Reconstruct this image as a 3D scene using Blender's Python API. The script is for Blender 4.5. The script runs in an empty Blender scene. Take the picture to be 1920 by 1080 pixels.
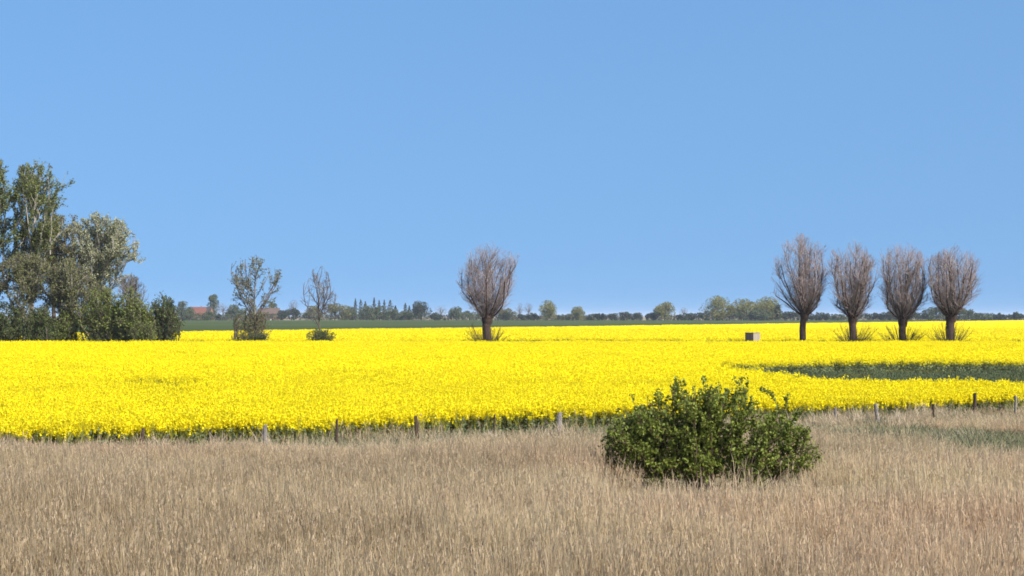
import bpy, math, random
import numpy as np

R = math.radians
# ------------------------------------------------------------------ camera, sky, sun, exposure
F, CX, HY, CAMZ = 4330.0, 960.0, 592.0, 4.7      # focal length and horizon of the 1920 px photograph
scene = bpy.context.scene
C = scene.collection
cam = bpy.data.objects.new('camera', bpy.data.cameras.new('camera'))
C.objects.link(cam)
cam.data.sensor_width = 36.0
cam.data.lens = 36.0 * F / 1920.0
cam.data.clip_start = 0.5
cam.data.clip_end = 60000
cam.location = (0, 0, CAMZ)
cam.rotation_euler = (R(90) + math.atan((HY - 540.0) / F), 0, 0)
scene.camera = cam

SUN_EL, SUN_AZ = R(46), R(132)                     # azimuth clockwise from the view direction (+Y)
world = bpy.data.worlds.new('World')
scene.world = world
world.use_nodes = True
wn, wl = world.node_tree.nodes, world.node_tree.links
wn.clear()
sky = wn.new('ShaderNodeTexSky')
sky.sky_type = 'NISHITA'
sky.sun_disc = False
sky.sun_elevation = SUN_EL
sky.sun_rotation = SUN_AZ
sky.altitude = 0
sky.air_density = 1.0
sky.dust_density = 2.0
sky.ozone_density = 1.5
hs = wn.new('ShaderNodeHueSaturation')
hs.inputs['Saturation'].default_value = 1.28
bg = wn.new('ShaderNodeBackground')
bg.inputs['Strength'].default_value = 0.097
wo = wn.new('ShaderNodeOutputWorld')
# the sky is looked up a little higher all round: a clean, deep blue down to the horizon
tcw = wn.new('ShaderNodeTexCoord'); sxyz = wn.new('ShaderNodeSeparateXYZ'); cxyz = wn.new('ShaderNodeCombineXYZ')
lift = wn.new('ShaderNodeMath'); lift.operation = 'MULTIPLY_ADD'; lift.inputs[1].default_value = 0.5; lift.inputs[2].default_value = 0.245
nrm = wn.new('ShaderNodeVectorMath'); nrm.operation = 'NORMALIZE'
wl.new(tcw.outputs['Generated'], sxyz.inputs[0]); wl.new(sxyz.outputs[0], cxyz.inputs[0]); wl.new(sxyz.outputs[1], cxyz.inputs[1])
wl.new(sxyz.outputs[2], lift.inputs[0]); wl.new(lift.outputs[0], cxyz.inputs[2]); wl.new(cxyz.outputs[0], nrm.inputs[0]); wl.new(nrm.outputs[0], sky.inputs[0])
wl.new(sky.outputs[0], hs.inputs['Color'])
wl.new(hs.outputs[0], bg.inputs['Color'])
wl.new(bg.outputs[0], wo.inputs['Surface'])

sd = bpy.data.lights.new('sun', 'SUN')
sd.energy = 4.2
sd.angle = R(0.53)
sd.color = (1.0, 0.95, 0.86)
sun = bpy.data.objects.new('sun', sd)
C.objects.link(sun)
sun.rotation_euler = (R(90) - SUN_EL, 0, math.pi - SUN_AZ)

scene.render.engine = 'CYCLES'
scene.view_settings.view_transform = 'Standard'
scene.view_settings.look = 'None'
scene.view_settings.exposure = 1.0
scene.view_settings.gamma = 1.0
scene.view_settings.use_curve_mapping = False
scene.cycles.max_bounces = 6
scene.cycles.diffuse_bounces = 4
scene.cycles.transmission_bounces = 4
scene.cycles.volume_bounces = 0
scene.cycles.filter_width = 1.7
scene.cycles.use_denoising = True

# ------------------------------------------------------------------ helpers
def wx(px, d): return (px - CX) / F * d
def wz(py, d): return CAMZ - (py - HY) / F * d

def norm(v): return v / np.maximum(np.linalg.norm(v, axis=-1, keepdims=True), 1e-9)

def runit(rng, n): return norm(rng.normal(size=(n, 3)))

def quad_mesh(name, V, Q, mats, midx=None, rnd=None, smooth=False):
    me = bpy.data.meshes.new(name)
    V = np.ascontiguousarray(V, dtype=np.float32); Q = np.ascontiguousarray(Q, dtype=np.int32)
    n = len(Q)
    me.vertices.add(len(V)); me.vertices.foreach_set('co', V.ravel())
    me.loops.add(n * 4); me.loops.foreach_set('vertex_index', Q.ravel())
    me.polygons.add(n)
    me.polygons.foreach_set('loop_start', np.arange(0, n * 4, 4, dtype=np.int32))
    for m in mats: me.materials.append(m)
    if midx is not None: me.polygons.foreach_set('material_index', np.asarray(midx, dtype=np.int32))
    if rnd is not None:
        a = me.attributes.new('rnd', 'FLOAT', 'FACE'); a.data.foreach_set('value', np.asarray(rnd, dtype=np.float32))
    me.polygons.foreach_set('use_smooth', np.full(n, smooth))
    me.update(calc_edges=True)
    return me

def tubes(A, B, RA, RB, n=4):
    """open tubes round segments A->B: verts, quads"""
    A = np.asarray(A, float); B = np.asarray(B, float)
    m = len(A)
    D = norm(B - A)
    ref = np.where(np.abs(D[:, 2:3]) > 0.9, np.array([[1.0, 0, 0]]), np.array([[0, 0, 1.0]]))
    U = norm(np.cross(D, ref)); W = np.cross(D, U)
    an = np.arange(n) * 2 * math.pi / n
    ring = U[:, None, :] * np.cos(an)[None, :, None] + W[:, None, :] * np.sin(an)[None, :, None]
    VA = A[:, None, :] + ring * np.asarray(RA)[:, None, None]
    VB = B[:, None, :] + ring * np.asarray(RB)[:, None, None]
    V = np.concatenate([VA, VB], axis=1).reshape(-1, 3)
    k = np.arange(n); k2 = (k + 1) % n
    q = np.stack([k, k2, k2 + n, k + n], axis=1)
    Q = (np.arange(m)[:, None, None] * 2 * n + q[None]).reshape(-1, 4)
    return V, Q

def leaf_quads(rng, P, size, aspect=0.6, flat=0.0):
    """randomly turned, slightly folded leaf quads at P"""
    n = len(P)
    U = runit(rng, n)
    if flat: U = norm(U * np.array([1, 1, 1 - flat]))
    W = norm(np.cross(U, runit(rng, n)))
    s = (np.asarray(size) if np.ndim(size) else np.full(n, size))[:, None] * rng.uniform(0.65, 1.35, (n, 1))
    U = U * s * 0.5; W = W * s * 0.5 * aspect
    V = np.stack([P - U, P - W + U * 0.15, P + U, P + W + U * 0.15], axis=1).reshape(-1, 3)
    Q = np.arange(n * 4).reshape(-1, 4)
    return V, Q

class QB:
    """collects quads with material index and random tint"""
    def __init__(s): s.V, s.Q, s.M, s.T, s.n = [], [], [], [], 0
    def add(s, V, Q, mi=0, rnd=None, rng=None):
        V = np.asarray(V); Q = np.asarray(Q)
        s.V.append(V); s.Q.append(Q + s.n); s.n += len(V)
        s.M.append(np.broadcast_to(mi, (len(Q),)))
        s.T.append(rng.random(len(Q)) if rnd is None else np.broadcast_to(rnd, (len(Q),)))
    def mesh(s, name, mats, smooth=False):
        return quad_mesh(name, np.concatenate(s.V), np.concatenate(s.Q), mats, np.concatenate(s.M), np.concatenate(s.T), smooth)

def ob(name, me, parent=None, loc=(0, 0, 0), kind=None):
    o = bpy.data.objects.new(name, me)
    C.objects.link(o)
    o.location = loc
    if parent: o.parent = parent
    if kind: o['kind'] = kind
    return o

def thing(name, label, cat, loc, group=None, rz=0):
    o = bpy.data.objects.new(name, None)
    C.objects.link(o)
    o.location = loc; o.rotation_euler = (0, 0, rz); o.empty_display_size = 0.3
    o['label'] = label; o['category'] = cat
    if group: o['group'] = group
    return o

# ------------------------------------------------------------------ materials
def material(name, cols, trans=0.0, rough=0.8, patch=None, patch_scale=0.1, spec=0.2, fine=None, patch_lo=0.42, patch_hi=0.6, bump=0.0):
    """cols: 2-4 colours picked by the per-face / per-instance random value; patch: second set of colours mixed in by slow world noise"""
    m = bpy.data.materials.new(name); m.use_nodes = True
    N, L = m.node_tree.nodes, m.node_tree.links
    N.clear()
    out = N.new('ShaderNodeOutputMaterial')
    at = N.new('ShaderNodeAttribute'); at.attribute_name = 'rnd'
    oi = N.new('ShaderNodeObjectInfo')
    ad = N.new('ShaderNodeMath'); ad.operation = 'ADD'
    L.new(at.outputs['Fac'], ad.inputs[0]); L.new(oi.outputs['Random'], ad.inputs[1])
    geo = N.new('ShaderNodeNewGeometry')
    fr = N.new('ShaderNodeMath'); fr.operation = 'FRACT'
    if fine:
        nz = N.new('ShaderNodeTexNoise'); nz.inputs['Scale'].default_value = fine; nz.inputs['Detail'].default_value = 4
        L.new(geo.outputs['Position'], nz.inputs['Vector'])
        mp = N.new('ShaderNodeMapRange'); mp.inputs[1].default_value = 0.3; mp.inputs[2].default_value = 0.7
        L.new(nz.outputs['Fac'], mp.inputs[0])
        fac = mp.outputs[0]
    else:
        L.new(ad.outputs[0], fr.inputs[0]); fac = fr.outputs[0]
    def ramp(cs):
        r = N.new('ShaderNodeValToRGB')
        while len(r.color_ramp.elements) < len(cs): r.color_ramp.elements.new(0.5)
        for i, c in enumerate(cs):
            r.color_ramp.elements[i].position = i / max(1, len(cs) - 1)
            r.color_ramp.elements[i].color = (*c, 1)
        L.new(fac, r.inputs[0])
        return r.outputs[0]
    col = ramp(cols)
    for pi, (pcols, psc, lo, hi, off) in enumerate(patch or []):
        n2 = N.new('ShaderNodeTexNoise'); n2.inputs['Scale'].default_value = psc; n2.inputs['Detail'].default_value = 3
        vm = N.new('ShaderNodeVectorMath'); vm.operation = 'ADD'; vm.inputs[1].default_value = (off, off * 0.7, 0)
        L.new(geo.outputs['Position'], vm.inputs[0]); L.new(vm.outputs[0], n2.inputs['Vector'])
        mr = N.new('ShaderNodeMapRange'); mr.inputs[1].default_value = lo; mr.inputs[2].default_value = hi
        L.new(n2.outputs['Fac'], mr.inputs[0])
        mx = N.new('ShaderNodeMixRGB'); L.new(mr.outputs[0], mx.inputs[0]); L.new(col, mx.inputs[1]); L.new(ramp(pcols), mx.inputs[2])
        col = mx.outputs[0]
    pb = N.new('ShaderNodeBsdfPrincipled')
    pb.inputs['Roughness'].default_value = rough
    pb.inputs['Specular IOR Level'].default_value = spec
    L.new(col, pb.inputs['Base Color'])
    sh = pb.outputs[0]
    if bump:
        bz = N.new('ShaderNodeTexNoise'); bz.inputs['Scale'].default_value = 14; bz.inputs['Detail'].default_value = 6
        L.new(geo.outputs['Position'], bz.inputs['Vector'])
        bp = N.new('ShaderNodeBump'); bp.inputs['Strength'].default_value = bump; bp.inputs['Distance'].default_value = 0.05
        L.new(bz.outputs['Fac'], bp.inputs['Height']); L.new(bp.outputs[0], pb.inputs['Normal'])
    if trans > 0:
        tr = N.new('ShaderNodeBsdfTranslucent'); L.new(col, tr.inputs['Color'])
        ms = N.new('ShaderNodeMixShader'); ms.inputs[0].default_value = trans
        L.new(sh, ms.inputs[1]); L.new(tr.outputs[0], ms.inputs[2]); sh = ms.outputs[0]
    L.new(sh, out.inputs['Surface'])
    return m

M = {}
M['ground'] = material('meadow soil', [(0.14, 0.115, 0.07), (0.20, 0.165, 0.105), (0.12, 0.115, 0.06)], fine=0.8, rough=1.0, bump=0.5)
M['petal'] = material('rapeseed petals', [(0.78, 0.675, 0.010), (0.88, 0.765, 0.012), (0.72, 0.62, 0.008)], trans=0.35, rough=0.7, spec=0.1,
    patch=[([(0.66, 0.575, 0.010), (0.75, 0.65, 0.012)], 0.22, 0.50, 0.72, 5.0)])
M['stalk'] = material('flowering stalks', [(0.30, 0.29, 0.03), (0.40, 0.37, 0.03), (0.24, 0.25, 0.035)], trans=0.25)
M['canopy'] = material('rapeseed canopy', [(0.74, 0.64, 0.010), (0.82, 0.71, 0.012)], fine=0.4, rough=0.9, spec=0.05)
M['rape_green'] = material('rapeseed stems and leaves', [(0.135, 0.175, 0.08), (0.20, 0.235, 0.115), (0.16, 0.195, 0.105)], trans=0.4)
M['low_crop'] = material('stunted green crop', [(0.060, 0.080, 0.036), (0.082, 0.104, 0.048), (0.070, 0.090, 0.050)], trans=0.2,
                         patch=[([(0.11, 0.11, 0.02), (0.16, 0.14, 0.025)], 0.12, 0.56, 0.72, 3.0)])
M['wheat'] = material('young cereal crop', [(0.042, 0.060, 0.028), (0.054, 0.074, 0.034)], fine=0.006, rough=1.0, spec=0.0,
                      patch=[([(0.075, 0.10, 0.05), (0.09, 0.11, 0.05)], 0.0035, 0.52, 0.7, 9.0)])
M['reed'] = material('dry reed', [(0.56, 0.46, 0.29), (0.63, 0.53, 0.345), (0.50, 0.405, 0.25), (0.59, 0.49, 0.315)], trans=0.5, rough=0.8, spec=0.1,
                     patch=[([(0.52, 0.39, 0.26), (0.57, 0.435, 0.295), (0.45, 0.33, 0.21)], 0.085, 0.46, 0.62, 11.0),
                            ([(0.40, 0.31, 0.19), (0.45, 0.36, 0.23), (0.35, 0.27, 0.16)], 0.05, 0.46, 0.60, 37.0)])
M['plume'] = material('reed plumes', [(0.50, 0.39, 0.255), (0.55, 0.44, 0.295), (0.44, 0.325, 0.215)], trans=0.45, rough=0.9, spec=0.0)
M['grass'] = material('verge grass', [(0.19, 0.19, 0.115), (0.28, 0.25, 0.16), (0.15, 0.16, 0.09), (0.33, 0.28, 0.19)], trans=0.25)
M['green_grass'] = material('fresh green grass', [(0.11, 0.13, 0.065), (0.15, 0.16, 0.085), (0.24, 0.215, 0.13), (0.13, 0.145, 0.07)], trans=0.25)
M['straw'] = material('bleached straw', [(0.44, 0.355, 0.24), (0.50, 0.415, 0.30), (0.36, 0.285, 0.19)], trans=0.25)
M['willow_bark'] = material('willow bark', [(0.040, 0.027, 0.021), (0.066, 0.045, 0.036)], fine=3.0, rough=0.95, bump=0.8)
M['willow_twig'] = material('willow twigs', [(0.25, 0.21, 0.215), (0.31, 0.27, 0.28), (0.19, 0.15, 0.145), (0.26, 0.205, 0.195)], rough=0.85)
M['willow_bud'] = material('willow buds', [(0.21, 0.175, 0.155), (0.16, 0.13, 0.095), (0.26, 0.225, 0.23)], trans=0.2)
M['shoot'] = material('basal shoots', [(0.085, 0.075, 0.03), (0.13, 0.11, 0.04), (0.06, 0.045, 0.025)], trans=0.2)
M['pale_bark'] = material('pale poplar bark', [(0.20, 0.185, 0.16), (0.30, 0.28, 0.25), (0.11, 0.095, 0.08)], fine=1.2, rough=0.95, bump=0.6)
M['dark_bark'] = material('dark bark', [(0.075, 0.06, 0.045), (0.115, 0.095, 0.075)], fine=2.0, rough=0.95, bump=0.6)
M['grey_twig'] = material('grey twigs', [(0.13, 0.12, 0.115), (0.19, 0.175, 0.17), (0.10, 0.085, 0.075)], rough=0.9)
def leafmat(name, c, tr=0.35, k=0.35):
    c = np.array(c)
    return material(name, [tuple(c * (1 - k)), tuple(c), tuple(np.minimum(c * (1 + k) * np.array([1.08, 1.0, 0.95]), 1)), tuple(c * 0.85)], trans=tr, rough=0.6)
M['poplar_leaf'] = leafmat('poplar leaves', (0.125, 0.155, 0.040))
M['olive_leaf'] = leafmat('opening olive leaves', (0.15, 0.145, 0.048))
M['silver_leaf'] = leafmat('silver willow leaves', (0.28, 0.30, 0.18))
M['shrub_leaf'] = leafmat('hedge shrub leaves', (0.135, 0.175, 0.038))
M['dark_shrub_leaf'] = leafmat('dark shrub leaves', (0.075, 0.105, 0.030))
M['ivy_leaf'] = leafmat('dull ivy leaves', (0.145, 0.155, 0.06))
M['young_leaf'] = leafmat('young grey green leaves', (0.13, 0.15, 0.075))
M['rose_leaf'] = leafmat('bush leaves', (0.140, 0.180, 0.030), k=0.4)
M['rose_tip'] = leafmat('reddish new leaves', (0.12, 0.075, 0.03))
M['rose_stem'] = material('bush stems', [(0.06, 0.04, 0.03), (0.09, 0.06, 0.045)], fine=8.0)
M['far_olive'] = leafmat('olive tree crown leaves', (0.15, 0.15, 0.055))
M['far_yellow'] = leafmat('yellow green crown leaves', (0.18, 0.18, 0.05))
M['far_green'] = leafmat('mid green crown leaves', (0.09, 0.11, 0.05))
M['far_dark'] = leafmat('dark bush leaves', (0.045, 0.058, 0.03))
M['far_conifer'] = leafmat('conifer needles', (0.050, 0.062, 0.048), tr=0.1)
M['far_grey'] = leafmat('bare crown twigs', (0.17, 0.155, 0.145), tr=0.1)
M['dead_post'] = material('dark fence post wood', [(0.045, 0.03, 0.022), (0.075, 0.052, 0.038)], fine=9.0, rough=0.95, bump=0.5)
M['grey_post'] = material('weathered grey post wood', [(0.15, 0.135, 0.12), (0.21, 0.19, 0.175), (0.11, 0.098, 0.088)], fine=8.0, rough=0.95, bump=0.5)
M['white_post'] = material('white painted post', [(0.78, 0.78, 0.75), (0.66, 0.66, 0.62)], fine=10.0, rough=0.6)
M['hut_dark'] = material('dark brown boards', [(0.19, 0.14, 0.11), (0.25, 0.185, 0.145)], rough=0.9)  # darker brown tone for the core and two opposite sides
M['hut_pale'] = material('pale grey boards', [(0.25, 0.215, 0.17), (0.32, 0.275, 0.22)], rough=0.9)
M['hut_roof'] = material('grey felt roof', [(0.16, 0.14, 0.12), (0.22, 0.19, 0.16)], fine=3.0, rough=0.9)
M['roof_red'] = material('red clay roof', [(0.105, 0.042, 0.032), (0.14, 0.058, 0.043)], fine=1.2, rough=0.85)
M['roof_dark'] = material('dark tiled roof', [(0.06, 0.05, 0.05), (0.09, 0.075, 0.07)], fine=1.2, rough=0.85)
M['roof_brown'] = material('brown barn roof', [(0.075, 0.055, 0.045), (0.11, 0.075, 0.06)], fine=1.0, rough=0.9)
M['brick'] = material('brick wall', [(0.17, 0.09, 0.065), (0.22, 0.12, 0.085)], fine=3.0, rough=0.9)
M['trim'] = material('white trim', [(0.7, 0.7, 0.66), (0.62, 0.62, 0.58)], fine=4.0, rough=0.6)
M['glass'] = material('dark window glass', [(0.03, 0.035, 0.04), (0.05, 0.055, 0.06)], fine=2.0, rough=0.1, spec=0.6)

# ------------------------------------------------------------------ ground
def grid_sheet(name, x0, x1, y0, y1, nx, ny, z, mat):
    X, Y = np.meshgrid(np.linspace(x0, x1, nx + 1), np.linspace(y0, y1, ny + 1))
    V = np.stack([X.ravel(), Y.ravel(), np.full(X.size, z)], axis=1)
    i = (np.arange(ny)[:, None] * (nx + 1) + np.arange(nx)[None]).ravel()
    Q = np.stack([i, i + 1, i + nx + 2, i + nx + 1], axis=1)
    return quad_mesh(name, V, Q, [mat])

ob('ground', grid_sheet('ground', -16000, 16000, -3000, 29000, 8, 8, 0.0, M['ground']), kind='structure')

# line of the crop's near edge, of the fence and of the far end of the rapeseed
def crop_edge(x): return 86.0 + 0.82 * (x + 0.0)          # y of the rapeseed's front
def fence_y(x): return crop_edge(x) - 3.2
def far_edge(x): return 683.0 + 2.75 * x                  # y of the oblique far end of the second field

# cereal field behind the rapeseed, with its crop standing half a metre high
def slab(name, pts, z0, z1, mat):
    n = len(pts)
    me = bpy.data.meshes.new(name)
    V = [(x, y, z0) for x, y in pts] + [(x, y, z1) for x, y in pts]
    Fc = [tuple(range(n, 2 * n))] + [(i, (i + 1) % n, n + (i + 1) % n, n + i) for i in range(n)]
    me.from_pydata(V, [], Fc); me.materials.append(mat); me.update()
    return me
ob('green_field', slab('green_field', [(-620, far_edge(-110) - 20), (-110, far_edge(-110)), (540, far_edge(540)), (900, 2185), (-900, 2185)], 0.0, 0.5, M['wheat']), kind='structure')

# ------------------------------------------------------------------ scattering through geometry nodes
def proto_collection(name, meshes):
    col = bpy.data.collections.new(name)
    for i, me in enumerate(meshes):
        o = bpy.data.objects.new('%s_%02d' % (name, i), me)
        col.objects.link(o)
    return col

def scatter(name, col, P, idx, rz, scl, label=None, cat=None, tilt=None):
    n = len(P)
    me = bpy.data.meshes.new(name)
    me.vertices.add(n); me.vertices.foreach_set('co', np.ascontiguousarray(P, dtype=np.float32).ravel())
    a = me.attributes.new('idx', 'INT', 'POINT'); a.data.foreach_set('value', np.asarray(idx, dtype=np.int32))
    rot = np.zeros((n, 3), dtype=np.float32); rot[:, 2] = rz
    if tilt is not None: rot[:, 0] = tilt[:, 0]; rot[:, 1] = tilt[:, 1]
    a = me.attributes.new('rot', 'FLOAT_VECTOR', 'POINT'); a.data.foreach_set('vector', rot.ravel())
    scl = np.asarray(scl, dtype=np.float32)
    if scl.ndim == 1: scl = np.repeat(scl[:, None], 3, axis=1)
    a = me.attributes.new('scl', 'FLOAT_VECTOR', 'POINT'); a.data.foreach_set('vector', np.ascontiguousarray(scl).ravel())
    me.update()
    o = ob(name, me, kind='stuff')
    if label: o['label'] = label
    if cat: o['category'] = cat
    g = bpy.data.node_groups.new(name, 'GeometryNodeTree')
    g.interface.new_socket('Geometry', in_out='INPUT', socket_type='NodeSocketGeometry')
    g.interface.new_socket('Geometry', in_out='OUTPUT', socket_type='NodeSocketGeometry')
    N, L = g.nodes, g.links
    gi, go = N.new('NodeGroupInput'), N.new('NodeGroupOutput')
    ip = N.new('GeometryNodeInstanceOnPoints')
    ci = N.new('GeometryNodeCollectionInfo')
    ci.inputs['Collection'].default_value = col
    ci.inputs['Separate Children'].default_value = True
    ci.inputs['Reset Children'].default_value = True
    ip.inputs['Pick Instance'].default_value = True
    def named(nm, typ):
        x = N.new('GeometryNodeInputNamedAttribute'); x.data_type = typ; x.inputs['Name'].default_value = nm
        return [s for s in x.outputs if s.enabled and s.name == 'Attribute'][0]
    e2r = N.new('FunctionNodeEulerToRotation')
    L.new(gi.outputs[0], ip.inputs['Points'])
    L.new(ci.outputs[0], ip.inputs['Instance'])
    L.new(named('idx', 'INT'), ip.inputs['Instance Index'])
    L.new(named('rot', 'FLOAT_VECTOR'), e2r.inputs[0]); L.new(e2r.outputs[0], ip.inputs['Rotation'])
    L.new(named('scl', 'FLOAT_VECTOR'), ip.inputs['Scale'])
    L.new(ip.outputs[0], go.inputs[0])
    md = o.modifiers.new('scatter', 'NODES'); md.node_group = g
    return o

def vnoise(x, y, scale, seed):
    """smooth value noise 0..1 on the ground plane"""
    x = np.asarray(x) * scale + seed * 17.31; y = np.asarray(y) * scale + seed * 5.77
    xi, yi = np.floor(x), np.floor(y); fx, fy = x - xi, y - yi
    fx = fx * fx * (3 - 2 * fx); fy = fy * fy * (3 - 2 * fy)
    def h(a, b):
        s = np.sin(a * 127.1 + b * 311.7) * 43758.5453
        return s - np.floor(s)
    return (h(xi, yi) * (1 - fx) + h(xi + 1, yi) * fx) * (1 - fy) + (h(xi, yi + 1) * (1 - fx) + h(xi + 1, yi + 1) * fx) * fy

def wedge_points(rng, y0, y1, dens, margin=1.25, extra=4.0):
    """random ground points inside the view wedge (wider than the frame) between two distances"""
    hw = lambda y: 0.2217 * y * margin + extra
    area = (hw(y0) + hw(y1)) * (y1 - y0)
    n = int(area * dens)
    u = rng.random(n)
    a, b = hw(y0), hw(y1)
    t = (-a + np.sqrt(a * a + u * (b * b - a * a))) / (b - a) if b > a else u
    y = y0 + t * (y1 - y0)
    x = (rng.random(n) * 2 - 1) * hw(y)
    return np.stack([x, y], axis=1)

def in_poly(P, poly):
    x, y = P[:, 0], P[:, 1]
    ins = np.zeros(len(P), bool)
    n = len(poly)
    for i in range(n):
        x1, y1 = poly[i]; x2, y2 = poly[(i + 1) % n]
        c = ((y1 > y) != (y2 > y)) & (x < (x2 - x1) * (y - y1) / (y2 - y1 + 1e-12) + x1)
        ins ^= c
    return ins

# ------------------------------------------------------------------ rapeseed
def raceme(rng, qb, top, h, r, n, size):
    t = rng.random(n)
    an = rng.random(n) * 2 * math.pi
    rr = r * (0.45 + 0.55 * rng.random(n)) * (1.0 - 0.45 * t)
    P = np.stack([top[0] + rr * np.cos(an), top[1] + rr * np.sin(an), top[2] - h + h * t], axis=1)
    V, Q = leaf_quads(rng, P, size, aspect=0.95)
    qb.add(V, Q, 0, rng=rng)

def rape_plant(seed, size=0.052, nq=13):
    rng = np.random.default_rng(seed)
    qb = QB()
    H = rng.uniform(1.08, 1.3)
    tip = np.array([rng.normal() * 0.06, rng.normal() * 0.06, H])
    A, B, RA, RB = [(0, 0, 0)], [tuple(tip)], [0.010], [0.005]
    raceme(rng, qb, tip, 0.20, 0.055, nq + 4, size)
    for k in range(rng.integers(5, 8)):
        t = rng.uniform(0.35, 0.72); an = rng.random() * 6.283; sp = rng.uniform(0.10, 0.24)
        s = tip * t
        e = np.array([tip[0] + sp * math.cos(an), tip[1] + sp * math.sin(an), H - rng.uniform(0.0, 0.28)])
        A.append(tuple(s)); B.append(tuple(e)); RA.append(0.006); RB.append(0.004)
        raceme(rng, qb, e, 0.15, 0.05, nq, size)
    V, Q = tubes(A, B, RA, RB, 3); qb.add(V, Q, 2, rng=rng)
    n = 26
    z = rng.uniform(0.06, 0.72, n) ** 0.85 * H
    an = rng.random(n) * 6.283; rr = rng.uniform(0.03, 0.2, n) * (1.15 - z / H * 0.6)
    P = np.stack([rr * np.cos(an), rr * np.sin(an), z], axis=1)
    V, Q = leaf_quads(rng, P, 0.15 * (1.25 - 0.75 * z / H), aspect=0.42); qb.add(V, Q, 1, rng=rng)
    return qb.mesh('rape_plant', [M['petal'], M['rape_green'], M['stalk']])

def rape_clump(seed, rad, n_rac, size, H0=1.22, leaf=0.2, nq=9):
    rng = np.random.default_rng(seed)
    qb = QB()
    for k in range(n_rac):
        an, rr = rng.random() * 6.283, rad * math.sqrt(rng.random())
        raceme(rng, qb, (rr * math.cos(an), rr * math.sin(an), H0 + rng.normal() * 0.10), 0.22, size * 1.1, nq, size)
    n = n_rac * 2
    an = rng.random(n) * 6.283; rr = rad * np.sqrt(rng.random(n))
    P = np.stack([rr * np.cos(an), rr * np.sin(an), rng.uniform(0.1, H0 - 0.22, n)], axis=1)
    V, Q = leaf_quads(rng, P, leaf, aspect=0.6); qb.add(V, Q, np.where(P[:, 2] > 0.7, 2, 1), rng=rng)
    return qb.mesh('rape_clump', [M['petal'], M['rape_green'], M['stalk']])

plants = proto_collection('rape_plant', [rape_plant(100 + i) for i in range(10)])
clumps = proto_collection('rape_clump', [rape_clump(200 + i, 0.45, 20, 0.075) for i in range(8)])
bigs = proto_collection('rape_tuft', [rape_clump(300 + i, 0.8, 30, 0.14, leaf=0.35, nq=8) for i in range(6)])

FRONT_END = 303.0
# bare green hollow at the right, thin strip at the left
HOLLOW = [(wx(x_, y_), y_) for x_, y_ in ((1300, 164), (1370, 150), (1420, 140), (1490, 128), (1560, 122), (1640, 119.5), (1920, 117.5))] + [(60, 116), (70, 189)] + \
         [(wx(x_, y_), y_) for x_, y_ in ((1920, 189), (1600, 187), (1440, 183), (1300, 176))]
THIN = [(wx(x_, y_), y_) for x_, y_ in ((150, 118), (200, 113.5), (330, 113), (395, 118), (385, 126), (270, 134), (180, 128))]

rng = np.random.default_rng(7)
def rape_filter(P):
    jit = rng.normal(size=P.shape) * np.array([1.0, 2.6])
    keep = P[:, 1] > crop_edge(P[:, 0]) + (vnoise(P[:, 0], P[:, 1], 0.5, 3) - 0.5) * 1.6
    keep &= ~in_poly(P + jit, HOLLOW)
    thin = in_poly(P + jit * 0.18, THIN)
    keep &= ~(thin & (rng.random(len(P)) < 0.95))
    # faint tracks and thin spots
    keep &= ~((vnoise(P[:, 0], P[:, 1] * 0.35, 0.16, 8) > 0.80) & (rng.random(len(P)) < 0.45))
    return P[keep]

def place(P, nproto, s0, s1, zamp=0.09, zs=0.25):
    n = len(P)
    Z = np.zeros(n)
    s = rng.uniform(s0, s1, n) * (1 + (vnoise(P[:, 0], P[:, 1], zs, 5) - 0.5) * zamp * 2)
    scl = np.stack([np.ones(n) * rng.uniform(0.9, 1.15, n), np.ones(n), s], axis=1)
    return np.column_stack([P, Z]), rng.integers(0, nproto, n), rng.random(n) * 6.283, scl

near = rape_filter(wedge_points(rng, 62, 170, 25))
near = near[rng.random(len(near)) < np.interp(near[:, 1], [115, 170], [1, 0])]
a, b, c, d_ = place(near, 10, 0.86, 1.1)
scatter('rapeseed_crop', plants, a, b, c, d_, 'bright yellow rapeseed in flower along the fence', 'rapeseed', tilt=rng.normal(size=(len(a), 2)) * 0.07)
mid = rape_filter(wedge_points(rng, 112, FRONT_END, 3.0))
mid = mid[rng.random(len(mid)) < np.interp(mid[:, 1], [112, 165], [0, 1])]
a, b, c, d_ = place(mid, 8, 0.9, 1.08)
scatter('rapeseed_crop', clumps, a, b, c, d_, 'bright yellow rapeseed field reaching back to the tree row', 'rapeseed')
# second field, beyond the grassy strip with the trees
def second(P):
    return P[(P[:, 1] < far_edge(P[:, 0]) - 2) & (P[:, 1] > 346 + (vnoise(P[:, 0], P[:, 1] * 0, 0.05, 2) - 0.5) * 16 + rng.normal(size=len(P)) * 3)]
backp = second(wedge_points(rng, 334, 640, 0.9))
a, b, c, d_ = place(backp, 6, 0.92, 1.08)
farp = second(wedge_points(rng, 640, 1900, 0.10, margin=1.15))
a2, b2, c2, d2 = place(farp, 6, 0.95, 1.06); d2 = d2 * np.array([2.2, 2.2, 1.0])
scatter('rapeseed_crop', bigs, np.vstack([a, a2]), np.r_[b, b2], np.r_[c, c2], np.vstack([d_, d2]), 'second yellow rapeseed field behind the row of trees', 'rapeseed')
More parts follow.
